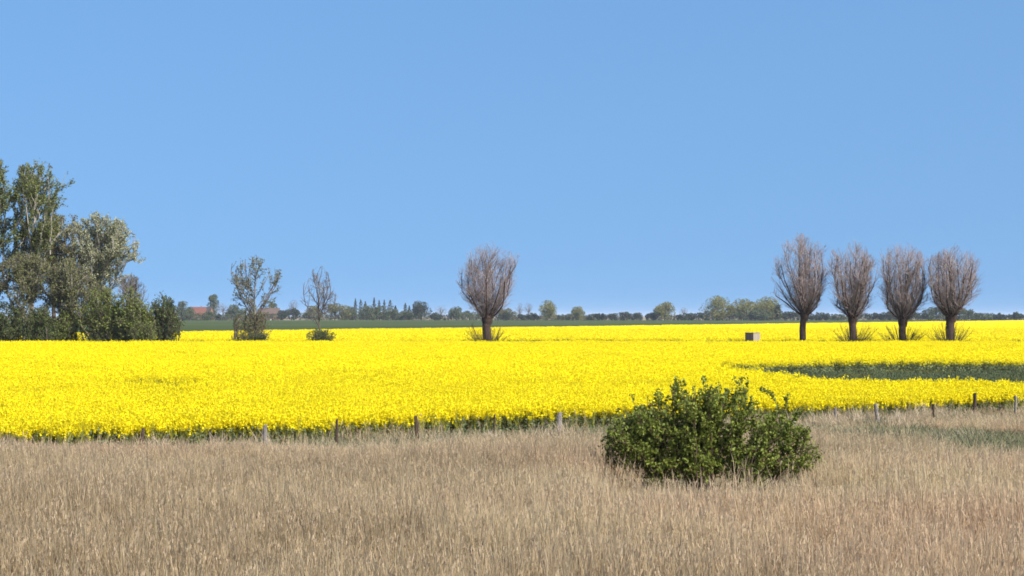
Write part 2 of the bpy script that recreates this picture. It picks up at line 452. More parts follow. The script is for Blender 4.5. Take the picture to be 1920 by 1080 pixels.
# closed canopy of the far end of the second field
Xs = np.linspace(-0.27, 0.27, 90); Ys = np.geomspace(600, 2250, 90)
XX, YY = np.meshgrid(Xs, Ys); XX = XX * YY
ZZ = 1.0 + (vnoise(XX, YY, 0.06, 4) - 0.5) * 0.16
Vc = np.stack([XX.ravel(), YY.ravel(), ZZ.ravel()], axis=1)
ic = (np.arange(89)[:, None] * 90 + np.arange(89)[None]).ravel()
Qc = np.stack([ic, ic + 1, ic + 91, ic + 90], axis=1)
cen = Vc[Qc].mean(axis=1)
Qc = Qc[cen[:, 1] < far_edge(cen[:, 0]) - 14]
o = ob('rapeseed_canopy', quad_mesh('rapeseed_canopy', Vc, Qc, [M['canopy']], smooth=True), kind='stuff')
o['label'] = 'far end of the second yellow rapeseed field rising to the right'; o['category'] = 'rapeseed'

# ------------------------------------------------------------------ low green crop in the hollow
def blade_clump(seed, n, rad, h, w, mat, bend=0.5):
    rng = np.random.default_rng(seed)
    an, rr = rng.random(n) * 6.283, rad * np.sqrt(rng.random(n))
    P0 = np.stack([rr * np.cos(an), rr * np.sin(an), np.zeros(n)], axis=1)
    H = h * rng.uniform(0.55, 1.15, n)
    dv = rng.normal(size=(n, 2)) * bend * H[:, None] * 0.5
    P1 = P0 + np.column_stack([dv * 0.35, H * 0.6]); P2 = P0 + np.column_stack([dv, H * rng.uniform(0.8, 1.0, n)])
    t = rng.random(n) * 6.283
    W = np.stack([np.cos(t), np.sin(t), np.zeros(n)], axis=1) * w * 0.5
    V = np.stack([P0 - W, P0 + W, P1 + W * 0.9, P1 - W * 0.9, P2 + W * 0.25, P2 - W * 0.25], axis=1).reshape(-1, 3)
    b = np.arange(n)[:, None] * 6
    Q = np.concatenate([b + [0, 1, 2, 3], b + [3, 2, 4, 5]], axis=0)
    r = rng.random(n)
    return quad_mesh('blade_clump', V, Q, [mat], rnd=np.r_[r, r])
lowc = proto_collection('low_crop', [blade_clump(400 + i, 34, 0.5, 0.34, 0.05, M['low_crop'], 0.9) for i in range(5)])
hp = wedge_points(rng, 112, 214, 3.2, margin=1.3)
hp = hp[in_poly(hp + rng.normal(size=hp.shape) * 0.4, HOLLOW) | in_poly(hp, THIN)]
n = len(hp)
scatter('low_crop', lowc, np.column_stack([hp, np.zeros(n)]), rng.integers(0, 5, n), rng.random(n) * 6.283, rng.uniform(0.75, 1.2, n),
        'dark green hollow of stunted crop inside the yellow field', 'crop')
# grassy strip between the two rapeseed fields
strip = proto_collection('strip_grass', [blade_clump(420 + i, 30, 0.8, 0.5, 0.09, M['grass'], 0.8) for i in range(4)])
sp = wedge_points(rng, FRONT_END - 2, 360, 0.7, margin=1.2); n = len(sp)
scatter('field_margin_grass', strip, np.column_stack([sp, np.zeros(n)]), rng.integers(0, 4, n), rng.random(n) * 6.283, rng.uniform(0.7, 1.3, n),
        'grassy strip at the feet of the trees between the yellow fields', 'grass')

# ------------------------------------------------------------------ reeds and verge
def reed_clump(seed, n=24, rad=0.36, H0=1.12):
    rng = np.random.default_rng(seed)
    qb = QB()
    for k in range(n):
        an, rr = rng.random() * 6.283, rad * math.sqrt(rng.random())
        p0 = np.array([rr * math.cos(an), rr * math.sin(an), 0])
        H = H0 * (rng.uniform(0.62, 1.05) if rng.random() < 0.9 else rng.uniform(1.05, 1.25))
        dv = rng.normal(size=2) * 0.075 * H
        p1 = p0 + [dv[0] * 0.4, dv[1] * 0.4, H * 0.6]; p2 = p0 + [dv[0], dv[1], H]
        tint = rng.random()
        V, Q = tubes([p0, p1], [p1, p2], [0.0055, 0.005], [0.005, 0.003], 3); qb.add(V, Q, 0, rnd=tint)
        for j in range(rng.integers(3, 6)):                   # narrow blades, most held upright, some bent over
            t = rng.uniform(0.15, 0.85); s = p0 + (p2 - p0) * t
            a2 = rng.random() * 6.283; L = rng.uniform(0.22, 0.55)
            dr = np.array([math.cos(a2), math.sin(a2), 0])
            up_ = rng.random() < 0.8
            m_ = s + dr * L * 0.13 + [0, 0, L * rng.uniform(0.42, 0.55)]
            e_ = s + dr * L * rng.uniform(0.2, 0.42) + [0, 0, L * (rng.uniform(0.75, 0.98) if up_ else rng.uniform(0.05, 0.45))]
            W = np.array([-dr[1], dr[0], 0.2]) * 0.0052
            V = np.array([s - W * 0.6, s + W * 0.6, m_ + W, m_ - W, e_ + W * 0.2, e_ - W * 0.2])
            qb.add(V, np.array([[0, 1, 2, 3], [3, 2, 4, 5]]), 0, rnd=(tint + rng.normal() * 0.15) % 1)
        if rng.random() < 0.4:                                # small nodding plume
            a2 = rng.normal() * 0.8 + 0.4; dr = np.array([math.cos(a2), math.sin(a2), 0])
            m = 5
            tt = np.linspace(0, 1, m)
            P = p2 + dr * (0.04 * tt[:, None] ** 1.5) + np.array([0, 0, 1]) * (0.12 * tt)[:, None] - [0, 0, 0.05]
            for q in range(m - 1):
                e = P[q + 1] - P[q]; a3 = rng.random() * 6.283
                W = np.array([math.cos(a3), math.sin(a3), 0]) * 0.011 * (1.1 - 0.2 * q)
                o_ = rng.normal(size=3) * 0.006
                qb.add(np.array([P[q] - W * 0.5, P[q] + W, P[q] + e * 1.5 + W * 0.4, P[q] + e * 1.5 - W]) + o_, np.array([[0, 1, 2, 3]]), 1, rng=rng)
    return qb.mesh('reed_clump', [M['reed'], M['plume']])
reedp = proto_collection('reed_clump', [reed_clump(500 + i) for i in range(12)])
stalkp = proto_collection('edge_stalk', [reed_clump(560 + i, n=6, rad=0.4) for i in range(6)])
BUSH = np.array([wx(1332, 58.5), 58.5])
rp = wedge_points(rng, 24, 100, 10.0, margin=1.25)
def fence_s(P): return (fence_y(P[:, 0]) - P[:, 1]) * 0.773          # distance in front of the fence
s = fence_s(rp) + (vnoise(rp[:, 0], rp[:, 1], 0.25, 21) - 0.5) * 5 + np.clip(-6 - rp[:, 0], 0, 8) * 1.15
dens = np.clip((s + 1.0) / 13.0, 0.07, 1.0)
bd = np.hypot((rp[:, 0] - BUSH[0]) / 3.0, (rp[:, 1] - BUSH[1] + 0.5) / 2.6)
dens = np.where(bd < 1, dens * 0.35, dens)
right = np.clip((rp[:, 0] - 6.5) / 4, 0, 1) * np.clip((rp[:, 1] - 58) / 10, 0, 1)
dens = dens * (1 - 0.62 * right)
gp = np.hypot((rp[:, 0] - wx(1805, 76)) / 3.4, (rp[:, 1] - 75) / 15.0) + (vnoise(rp[:, 0], rp[:, 1], 0.6, 12) - 0.5) * 0.7   # green grass patch on the right
dens = np.where((gp < 1) & (rp[:, 1] > 66), dens * 0.2, dens)
keep = (fence_s(rp) > 0.3) & (rng.random(len(rp)) < dens)
rp, s, bd, gp = rp[keep], s[keep], bd[keep], gp[keep]
hz = np.interp(s, [-2, 4, 8, 12, 20, 40], [0.34, 0.42, 0.58, 0.76, 0.95, 1.05]) * (0.72 + 0.34 * vnoise(rp[:, 0], rp[:, 1], 0.22, 6) + 0.28 * vnoise(rp[:, 0], rp[:, 1], 0.8, 16)) * rng.uniform(0.85, 1.15, len(rp))
lim = 4.7 - (928 - HY) / F * rp[:, 1] + rng.normal(size=len(rp)) * 0.08
hz = np.where(gp < 1, np.minimum(hz, np.maximum(4.4 - (840 - HY) / F * rp[:, 1], 0.25)), hz)
fb = (np.abs(rp[:, 0] - BUSH[0]) < 3.3 + rng.normal(size=len(rp)) * 0.4) & (rp[:, 1] > 44) & (rp[:, 1] < 63)
fb &= rng.random(len(rp)) > 0.012
hz = np.where(fb, np.minimum(hz, np.maximum(lim, 0.30) / 1.25), hz)
n = len(rp)
wide = rng.uniform(0.9, 1.2, n)
scatter('reeds', reedp, np.column_stack([rp, np.zeros(n)]), rng.integers(0, 12, n), rng.normal(size=n) * 1.2, np.column_stack([wide, wide, hz]),
        'dry beige and pinkish brown reeds filling the foreground', 'reeds', tilt=rng.normal(size=(n, 2)) * 0.045)
# thin line of taller pale stalks right along the fence and the crop's edge
kp = wedge_points(rng, 55, 112, 3.0, margin=1.25)
ks = fence_s(kp)
kp = kp[(ks > -2.6) & (ks < 5) & (rng.random(len(kp)) < 0.12 + 0.5 * (vnoise(kp[:, 0], kp[:, 1], 0.35, 44) > 0.5))]; n = len(kp)
kh = rng.uniform(0.5, 0.85, n) * (0.75 + 0.4 * vnoise(kp[:, 0], kp[:, 1], 0.5, 45))
scatter('edge_stalks', stalkp, np.column_stack([kp, np.zeros(n)]), rng.integers(0, 6, n), rng.random(n) * 6.283, np.column_stack([np.ones(n) * 1.3, np.ones(n) * 1.3, kh]),
        'sparse pale stalks standing in front of the yellow crop edge', 'grass', tilt=rng.normal(size=(n, 2)) * 0.08)
# grey green grass on the verge by the fence
gcl = proto_collection('verge_grass', [blade_clump(600 + i, 46, 0.4, 0.42, 0.022, M['grass'], 0.8) for i in range(6)])
vp = wedge_points(rng, 48, 110, 7.0, margin=1.25)
s = fence_s(vp)
s = s + (vnoise(vp[:, 0], vp[:, 1], 0.25, 21) - 0.5) * 5
vr = np.clip((vp[:, 0] - 6.5) / 4, 0, 1) * np.clip((vp[:, 1] - 58) / 10, 0, 1)
keep = (fence_s(vp) > -3.4) & (rng.random(len(vp)) < 0.75 * vr + np.interp(s, [-3.4, 0, 12, 26], [0.8, 1, 0.9, 0.05]))
vp = vp[keep]; n = len(vp)
scatter('verge_grass', gcl, np.column_stack([vp, np.zeros(n)]), rng.integers(0, 6, n), rng.random(n) * 6.283, rng.uniform(0.65, 1.25, n) * (0.75 + 0.6 * vnoise(vp[:, 0], vp[:, 1], 0.3, 31)),
        'grey green grass and dead stalks along the fence', 'grass')
ggl = proto_collection('green_grass', [blade_clump(620 + i, 46, 0.4, 0.5, 0.024, M['green_grass'], 0.7) for i in range(4)])
gp_ = wedge_points(rng, 60, 95, 6.0, margin=1.3)
g = np.hypot((gp_[:, 0] - wx(1800, 78)) / 3.3, (gp_[:, 1] - 77) / 12.0) + (vnoise(gp_[:, 0], gp_[:, 1], 0.6, 12) - 0.5) * 0.7
gp_ = gp_[g < 1.05]; n = len(gp_)
scatter('green_grass', ggl, np.column_stack([gp_, np.zeros(n)]), rng.integers(0, 4, n), rng.random(n) * 6.283, rng.uniform(0.7, 1.25, n),
        'patch of fresh green grass among the reeds right of the bush', 'grass')
# bleached straw tufts by the fence
stl = proto_collection('straw_tuft', [blade_clump(640 + i, 60, 0.32, 0.95, 0.02, M['straw'], 0.45) for i in range(4)])
tuft = []
for px, py, k, spread in ((1530, 800, 16, 0.9), (1570, 790, 22, 0.9), (1625, 800, 12, 0.9), (1700, 790, 12, 1.1), (1780, 785, 16, 1.2), (1865, 775, 30, 0.7), (1905, 770, 30, 0.7), (1955, 765, 20, 1.0),
                          (1060, 822, 6, 0.4), (860, 838, 4, 0.7), (920, 830, 4, 0.5), (500, 842, 4, 0.6), (330, 850, 5, 1.2), (90, 860, 6, 1.4), (1020, 828, 3, 0.4)):
    d0 = (CAMZ - 0.25) * F / (py - HY)
    for j in range(k): tuft.append((wx(px, d0) + rng.normal() * spread, d0 + rng.normal() * spread * 1.2, 0))
tuft = np.array(tuft); n = len(tuft)
scatter('straw_tufts', stl, tuft, rng.integers(0, 4, n), rng.random(n) * 6.283, rng.uniform(0.55, 1.05, n), 'bleached pale straw tufts standing along the fence', 'grass')

# ------------------------------------------------------------------ fence posts
def post(px, ytop, w, matk, label, lean=0.0, tall=None, cap=None):
    d = None
    for yy in np.linspace(60, 115, 1101):                      # where the sight line meets the fence line
        if yy >= fence_y(wx(px, yy)): d = yy; break
    h = tall or wz(ytop, d)
    t = thing('fence_post', label, 'fence post', (wx(px, d), d, 0), 'old fence posts in front of the rapeseed')
    t.rotation_euler = (random.Random(px).uniform(-0.03, 0.03), lean, random.Random(px).uniform(0, 1.5))
    rg = np.random.default_rng(px)
    n, k = 9, 6
    an = np.arange(n) / n * 2 * math.pi
    rad = w / 2 * (1 + rg.normal(size=n) * 0.10)
    V = []
    for i in range(k + 1):
        z = -0.2 + (h + 0.2) * i / k
        tp = (1.06 - 0.16 * i / k) * (1 + rg.normal() * 0.02)
        off = rg.normal(size=2) * 0.005
        for j in range(n): V.append((rad[j] * tp * math.cos(an[j]) + off[0], rad[j] * tp * math.sin(an[j]) + off[1], z + (0.05 * w * math.cos(an[j] + 1) * 3 if i == k else 0)))
    Fc = [(i * n + j, i * n + (j + 1) % n, (i + 1) * n + (j + 1) % n, (i + 1) * n + j) for i in range(k) for j in range(n)]
    Fc.append(tuple(k * n + j for j in range(n)))
    me = bpy.data.meshes.new('shaft'); me.from_pydata(V, [], Fc); me.materials.append(M[matk]); me.update()
    ob('shaft', me, t)
    # staple and a stub of old wire on the shaft
    A = [(w * 0.5, -0.02, h * 0.8), (w * 0.55, -0.02, h * 0.8)]; B = [(w * 0.55, -0.02, h * 0.8), (w * 0.62, 0.02, h * 0.8 - 0.10)]
    V, Q = tubes(A, B, [0.004] * 2, [0.004] * 2, 4)
    ob('wire_stub', quad_mesh('wire_stub', V, Q, [M['grey_post']]), t)
    return t
post(265, 802, 0.115, 'dead_post', 'short dark fence post, leftmost of the dark ones, at the yellow edge', 0.06)
post(497, 797, 0.15, 'grey_post', 'pale grey weathered fence post among dark ones, left half of the fence', 0.0)
post(631, 786, 0.095, 'dead_post', 'thin dark upright fence post right of the pale grey one', -0.02)
post(785, 779, 0.12, 'dead_post', 'dark fence post leaning left at the top, in the green crop edge', -0.12)
post(925, 777, 0.085, 'dead_post', 'thin dark post half hidden by stalks, left of the thick grey post', 0.02)
post(1048, 774, 0.21, 'grey_post', 'thick grey weathered fence post left of the leafy bush', 0.03)
post(1490, 775, 0.11, 'white_post', 'short white post showing at the right side of the bush', 0.0)
post(1565, 764, 0.12, 'grey_post', 'slim pale grey post in straw just right of the bush', 0.04)
post(1648, 757, 0.19, 'grey_post', 'broad grey post leaning left, below the green hollow', -0.14)
post(1750, 757, 0.10, 'dead_post', 'short brown post left of the tall dark post', 0.0)
post(1827, 737, 0.16, 'dead_post', 'tallest dark fence post, standing against the yellow at far right', 0.03)
post(1903, 742, 0.11, 'grey_post', 'pale fence post in straw at the right end of the fence', 0.02)

# ------------------------------------------------------------------ trees
def children(rng, A, B, count, L, spread, up, r0, r1, env, side=None, tlo=0.0):
    ln = np.linalg.norm(B - A, axis=1)
    i = rng.choice(len(A), count, p=ln / ln.sum())
    t = rng.uniform(tlo, 1, count)[:, None]
    S = A[i] + (B[i] - A[i]) * t
    D = norm(norm(B[i] - A[i]) + runit(rng, count) * spread + np.array([0, 0, up]))
    D2 = norm(D + runit(rng, count) * 0.25 + np.array([0, 0, up * 0.7]))
    ls = rng.uniform(L[0], L[1], count)
    for _ in range(7):
        E = S + D * (ls * 0.5)[:, None] + D2 * (ls * 0.5)[:, None]
        out = ~env(E)
        ls = np.where(out, ls * 0.72, ls)
    E = S + D * (ls * 0.5)[:, None] + D2 * (ls * 0.5)[:, None]
    ok = env(E) & env(S)
    S, D, D2, ls, E = S[ok], D[ok], D2[ok], ls[ok], E[ok]
    Mi = S + D * (ls * 0.5)[:, None]
    m = len(S)
    rm = (r0 + r1) / 2
    return np.vstack([S, Mi]), np.vstack([Mi, E]), np.r_[np.full(m, r0), np.full(m, rm)], np.r_[np.full(m, rm), np.full(m, r1)]

def polyline(rng, p, d, L, n, r0, r1, up, wob, env=None):
    A, B, RA, RB = [], [], [], []
    p = np.array(p, float); d = norm(np.array(d, float))
    for i in range(n):
        d = norm(d + rng.normal(size=3) * wob + np.array([0, 0, up]))
        q = p + d * L / n
        if env is not None and i > (1 if n < 10 else 2):
            for _ in range(4):                      # at the hull of the crown turn upwards and inwards
                if env(q[None])[0]: break
                d = norm(d * np.array([0.45, 0.45, 1.0]) + np.array([-p[0], -p[1], 0]) * 0.03)
                q = p + d * L / n
            if not env(q[None])[0]: break
        A.append(p); B.append(q)
        RA.append(r0 + (r1 - r0) * i / n); RB.append(r0 + (r1 - r0) * (i + 1) / n)
        p = q
    return np.array(A), np.array(B), np.array(RA), np.array(RB), p, d

def cat(*L): return [np.concatenate(x) for x in zip(*L)]

def tube_obj(name, S, mat, parent, n=4, rng=None):
    V, Q = tubes(S[0], S[1], S[2], S[3], n)
    rg = rng or np.random.default_rng(1)
    r = np.repeat(rg.random(len(S[0])), n)
    return ob(name, quad_mesh(name, V, Q, [mat], rnd=r, smooth=True), parent)

def leaf_obj(name, rng, S, count, size, mat, parent, jitter=0.1, aspect=0.6):
    ln = np.linalg.norm(S[1] - S[0], axis=1)
    i = rng.choice(len(S[0]), count, p=ln / ln.sum())
    P = S[0][i] + (S[1][i] - S[0][i]) * rng.random((count, 1)) + rng.normal(size=(count, 3)) * jitter
    V, Q = leaf_quads(rng, P, size, aspect)
    return ob(name, quad_mesh(name, V, Q, [mat], rnd=rng.random(count)), parent)

def trunk_part(rng, h, r0, r1, lean=(0, 0), flare=1.5):
    """tapered trunk with a root flare"""
    n = 7
    A, B, RA, RB = [], [], [], []
    f = lambda t: np.array([lean[0] * t * t, lean[1] * t, h * t]) + (np.array([math.sin(t * 7), math.cos(t * 5) - 1, 0]) * 0.06)
    def rr(t): return (r0 + (r1 - r0) * t) * (1 + (flare - 1) * max(0, 1 - t * 6))
    for i in range(n):
        a, b = i / n, (i + 1) / n
        A.append(f(a)); B.append(f(b)); RA.append(rr(a)); RB.append(rr(b))
    return np.array(A), np.array(B), np.array(RA), np.array(RB)

def prof_env(prof, lumps=None, seed=0):
    """crown envelope: radius by height, with lumpy angular variation"""
    zs = [p[0] for p in prof]; rs = [p[1] for p in prof]
    rg = np.random.default_rng(seed)
    ph = rg.random(6) * 6.283
    def env(P):
        z = P[:, 2]; x = P[:, 0] - (lumps or 0) * 0; y = P[:, 1]
        an = np.arctan2(y, x)
        lump = 1 + 0.13 * np.sin(3 * an + ph[0] + z * 0.5) + 0.11 * np.sin(5 * an + ph[1] - z * 1.1) + 0.09 * np.sin(2.3 * z + ph[2] + an)
        return np.hypot(x, y) < np.interp(z, zs, rs, left=0, right=0) * lump
    return env

def pollard_willow(px0, px1, ytop, ybase, pxt, d, label, seed, shoots=True, head=4.4, lean=0.0, tr=0.62):
    rng = np.random.default_rng(seed)
    x = wx(pxt, d)
    H = wz(ytop, d) + 0.35
    RW = wx(px1, d) / 2 - wx(px0, d) / 2
    cxo = (wx(px0, d) + wx(px1, d)) / 2 - x
    RW *= 1.13
    t = thing('willow_tree', label, 'tree', (x, d, 0), 'pollard willows in the tree row')
    zs0 = head - 0.4
    env0 = prof_env([(zs0, 0.9), (head + 0.5, RW * 0.48), (head + 1.8, RW * 0.80), (head + 3.2, RW * 0.94), (head + (H - head) * 0.45, RW * 1.0), (head + (H - head) * 0.68, RW * 0.98), (head + (H - head) * 0.86, RW * 0.78), (H - 0.6, RW * 0.45), (H + 0.4, RW * 0.1), (H + 0.5, 0)], seed=seed)
    env = lambda P: env0(P - np.array([cxo, 0, 0]) * np.clip((P[:, 2:3] - head) / 3, 0, 1))
    env_l = lambda P: env0((P - np.array([cxo, 0, 0]) * np.clip((P[:, 2:3] - head) / 3, 0, 1)) * np.array([1.22, 1.22, 1.0]) + np.array([0, 0, 0.9]) * (P[:, 2:3] > head + 3))
    tk = trunk_part(rng, head, tr, tr * 0.92, (lean, 0), 1.25)
    top = tk[1][-1]
    # swollen pollard head
    hd = [np.array([top - [0, 0, 0.9], top - [0, 0, 0.45], top]), np.array([top - [0, 0, 0.45], top, top + [0, 0, 0.5]]), np.array([tr, tr * 1.2, tr * 1.25]), np.array([tr * 1.2, tr * 1.25, tr * 0.5])]
    limbs = []
    nlimb = int(rng.integers(27, 37))
    for k in range(nlimb):
        an = k * 2.39996 + rng.normal() * 0.2
        tilt = math.sqrt((k + 0.5) / nlimb) * rng.uniform(0.75, 0.98)
        dr = np.array([math.sin(tilt) * math.cos(an), math.sin(tilt) * math.sin(an), math.cos(tilt)])
        L = (H - head) * rng.uniform(0.85, 1.35)
        s = top + np.array([math.cos(an), math.sin(an), 0]) * tr * 0.8 * math.sin(tilt) - [0, 0, 0.3 * tilt]
        limbs.append(polyline(rng, s, dr, L, 15, rng.uniform(0.075, 0.12), 0.012, 0.055, 0.085, env_l)[:4])
    lb = cat(*limbs)
    tube_obj('trunk', cat(tk, hd), M['willow_bark'], t, 10, rng)
    tube_obj('limbs', lb, M['willow_bark'], t, 5, rng)
    c1 = children(rng, lb[0], lb[1], int(rng.integers(760, 960)), (1.0, 2.8), 0.8, 0.22, 0.026, 0.013, env)
    c2 = children(rng, c1[0], c1[1], int(rng.integers(2900, 3700)), (0.6, 1.7), 0.9, 0.25, 0.015, 0.010, env)
    tube_obj('twigs', cat(c1, c2), M['willow_twig'], t, 3, rng)
    leaf_obj('buds', rng, c2, 3000, 0.13, M['willow_bud'], t, 0.05, 0.45)
    if shoots:
        m = 110
        an = rng.random(m) * 6.283
        rr = tr * 0.9
        S = np.stack([rr * np.cos(an), rr * np.sin(an), np.full(m, 0.1)], axis=1)
        tl = rng.uniform(0.35, 1.0, m); L = rng.uniform(1.8, 4.0, m)
        E = S + np.stack([np.sin(tl) * np.cos(an), np.sin(tl) * np.sin(an), np.cos(tl)], axis=1) * L[:, None]
        sh = (S, E, np.full(m, 0.03), np.full(m, 0.015))
        c = children(rng, S, E, 320, (0.3, 0.9), 0.6, 0.3, 0.018, 0.010, lambda P: P[:, 2] > 0)
        tube_obj('basal_shoots', cat(sh, c), M['shoot'], t, 3, rng)
        leaf_obj('basal_leaves', rng, cat(sh, c), 520, 0.13, M['shoot'], t, 0.06)
    return t

pollard_willow(864, 970, 459, 634, 913, 318, 'lone grey brown pollard willow in the middle between the two fields', 11, tr=0.66)
pollard_willow(1450, 1551, 444, 642, 1504, 313, 'pollard willow with bare pale trunk, leftmost of the four on the right', 12, shoots=False, tr=0.46, head=4.9, lean=0.25)
pollard_willow(1553, 1645, 455, 642, 1600, 311, 'pollard willow, second from left of the four on the right', 13, tr=0.52, head=4.5, lean=-0.15)
pollard_willow(1645, 1739, 456, 642, 1692, 310, 'pollard willow, third from left of the four, bushy shoots at its foot', 14, tr=0.52, head=4.1)
pollard_willow(1738, 1842, 464, 644, 1781, 308, 'pollard willow, rightmost of the four, thick dark trunk', 15, tr=0.62, head=4.7, lean=0.1)

def broad_tree(name, label, px, d, H, trunk_h, r0, prof, seed, bark, leafk, nleaf, leaf_size, nl=16, group=None, cx=0.0, lean=0.0, ntw=(260, 1500), spread=0.8, up=0.12, twig='grey_twig', tilt=(0.3, 1.0), stems=1, jit=0.12):
    rng = np.random.default_rng(seed)
    t = thing(name, label, 'tree', (wx(px, d), d, 0), group)
    e0 = prof_env(prof, seed=seed)
    env = lambda P: e0(P - np.array([cx, 0, 0]) * np.clip((P[:, 2:3] - trunk_h) / max(1.0, (H - trunk_h) * 0.5), 0, 1))
    tks, lbs = [], []
    for sidx in range(stems):
        off = np.array([0.0, 0, 0]) if stems == 1 else np.array([rng.normal() * 0.6, rng.normal() * 0.6, 0])
        ln = lean if stems == 1 else lean + rng.normal() * 1.2
        tk = list(trunk_part(rng, H * 0.86, r0, r0 * 0.12, (ln + cx, rng.normal() * 0.6)))
        tk[0] = tk[0] + off; tk[1] = tk[1] + off
        tks.append(tk)
        for k in range(nl):
            f = rng.uniform(trunk_h / (H * 0.86), 0.97)
            i = min(6, int(f * 7)); p = tk[0][i] + (tk[1][i] - tk[0][i]) * (f * 7 - i)
            an = k * 2.4 + rng.normal() * 0.3
            tl = rng.uniform(*tilt)
            dr = (math.sin(tl) * math.cos(an), math.sin(tl) * math.sin(an), math.cos(tl))
            L = rng.uniform(0.5, 0.9) * (H - p[2]) + 2.0
            pl = polyline(rng, p, dr, L, 7, r0 * (0.42 * (1 - f) + 0.12), 0.03, up, 0.16, env)
            if len(pl[0]): lbs.append(pl[:4])
    lb = cat(*lbs)
    tube_obj('trunk', cat(*tks), M[bark], t, 9, rng)
    tube_obj('limbs', lb, M[bark], t, 5, rng)
    c1 = children(rng, lb[0], lb[1], ntw[0], (0.9, 2.6), spread, up, 0.05, 0.02, env)
    c2 = children(rng, c1[0], c1[1], ntw[1], (0.5, 1.4), spread, up, 0.022, 0.010, env)
    tube_obj('twigs', cat(c1, c2), M[twig], t, 3, rng)
    if nleaf: leaf_obj('foliage', rng, cat(c2, c1), nleaf, leaf_size, M[leafk], t, jit)
    return t

DL = 326.0
LG = 'tall trees at the left edge'
broad_tree('poplar_tree', 'tallest dark green poplar, cut off by the left edge of the photo', -18, DL, wz(280, DL), 5, 0.5,
           [(4, 2.5), (9, 4.8), (16, 5.6), (22, 5.0), (25.5, 3.4), (28.0, 0)], 21, 'pale_bark', 'poplar_leaf', 17000, 0.30, 26, LG, tilt=(0.3, 0.9), up=0.16, ntw=(420, 2000))
broad_tree('poplar_tree', 'poplar with a bushy dark green top and bare pale limbs, near the left edge', 58, DL + 2, wz(300, DL), 7, 0.48,
           [(5, 2.5), (10, 4.2), (15, 4.6), (19, 4.2), (21, 5.8), (23.5, 5.4), (25.8, 3.4), (27.2, 0)], 22, 'pale_bark', 'poplar_leaf', 14000, 0.30, 30, LG, cx=0.9, tilt=(0.3, 0.9), up=0.12, ntw=(420, 1700))
broad_tree('olive_tree', 'brownish olive tree just opening its leaves, between poplar and silver tree', 100, DL + 5, wz(393, DL), 5, 0.4,
           [(3, 2.5), (7, 5.2), (12, 5.6), (16, 4.6), (19, 2.8), (20.4, 0)], 23, 'dark_bark', 'olive_leaf', 12000, 0.27, 22, LG, ntw=(420, 2000))
broad_tree('silver_willow', 'pale silvery green spreading tree, rightmost of the tall left group', 172, DL + 4, wz(400, DL), 4, 0.45,
           [(3, 2.0), (6, 5.2), (9, 6.6), (12.5, 6.9), (15, 5.8), (18, 4.2), (20, 0)], 24, 'pale_bark', 'silver_leaf', 22000, 0.27, 28, LG, cx=1.2, tilt=(0.4, 1.1), up=0.10, ntw=(520, 2400), stems=2)
broad_tree('grey_tree', 'grey bare tangled tree below the poplars, among pale branches', 45, DL - 3, wz(470, DL), 2.5, 0.3,
           [(1.5, 2.5), (5, 5.2), (9, 5.4), (12, 3.8), (14.2, 0)], 25, 'pale_bark', 'ivy_leaf', 12000, 0.26, 22, LG, ntw=(380, 1800))
broad_tree('grey_tree', 'grey twiggy tree leaning right beneath the silvery tree', 128, DL - 3, wz(488, DL), 2.0, 0.28,
           [(1.5, 2.5), (5, 5.2), (8, 5.4), (11, 3.6), (13, 0)], 26, 'pale_bark', 'ivy_leaf', 12000, 0.26, 20, LG, ntw=(380, 1800), lean=1.0)
broad_tree('bare_tree', 'bare brown twiggy sapling at the right flank of the left group', 244, DL, wz(512, DL), 2.0, 0.16,
           [(2, 0.8), (5, 2.4), (8, 2.6), (10, 1.6), (11, 0)], 27, 'dark_bark', 'olive_leaf', 350, 0.2, 14, LG, ntw=(200, 900))

def shrub(name, label, px0, px1, ytop, d, seed, leafk, nleaf, size, group=None, ybase=None, stems=16, cat_='shrub', depth=None, pw=2.4):
    rng = np.random.default_rng(seed)
    x0, x1 = wx(px0, d), wx(px1, d)
    H = wz(ytop, d); rw = (x1 - x0) / 2; ry = depth or min(rw, H * 0.6)
    t = thing(name, label, cat_, ((x0 + x1) / 2, d, 0), group)
    ph = rng.random(4) * 6.283
    def env(P):
        x, y, z = P[:, 0] / rw, P[:, 1] / ry, P[:, 2] / H
        lump = 1 + 0.14 * np.sin(x * 5 + ph[0]) + 0.10 * np.sin(x * 11 + ph[1] + y * 3) + 0.08 * np.sin(z * 9 + ph[2] + x * 4)
        return (z > -0.01) & (np.abs(x) ** pw + np.abs(y) ** pw + np.abs(np.maximum(z - 0.25, 0) / 0.75) ** 2.2 < lump * 0.97)
    pl = []
    for k in range(stems):
        p = np.array([rng.uniform(-0.75, 0.75) * rw, rng.uniform(-0.6, 0.6) * ry, 0])
        an = rng.random() * 6.283; tl = rng.uniform(0.05, 0.6)
        q = polyline(rng, p, (math.sin(tl) * math.cos(an), math.sin(tl) * math.sin(an), math.cos(tl)), H * rng.uniform(0.7, 1.1), 6, 0.016 * H + 0.01, 0.012, 0.02, 0.15, env)
        if len(q[0]): pl.append(q[:4])
    lb = cat(*pl)
    c1 = children(rng, lb[0], lb[1], int(60 + stems * 14), (0.2 * H, 0.5 * H), 1.0, 0.1, 0.006 * H, 0.003 * H, env)
    c2 = children(rng, c1[0], c1[1], int(stems * 26), (0.1 * H, 0.28 * H), 1.1, 0.1, 0.003 * H, 0.002 * H, env)
    tube_obj('stems', cat(lb, c1, c2), M['dark_bark'], t, 3, rng)
    leaf_obj('foliage', rng, cat(c1, c2), int(nleaf * 2.3), size, M[leafk], t, size * 0.5)
    return t
SG = 'shrubs under the left trees'
shrub('shrub', 'dark green shrub at the left edge beside a pale trunk', -45, 48, 566, DL - 6, 31, 'dark_shrub_leaf', 3600, 0.26, SG)
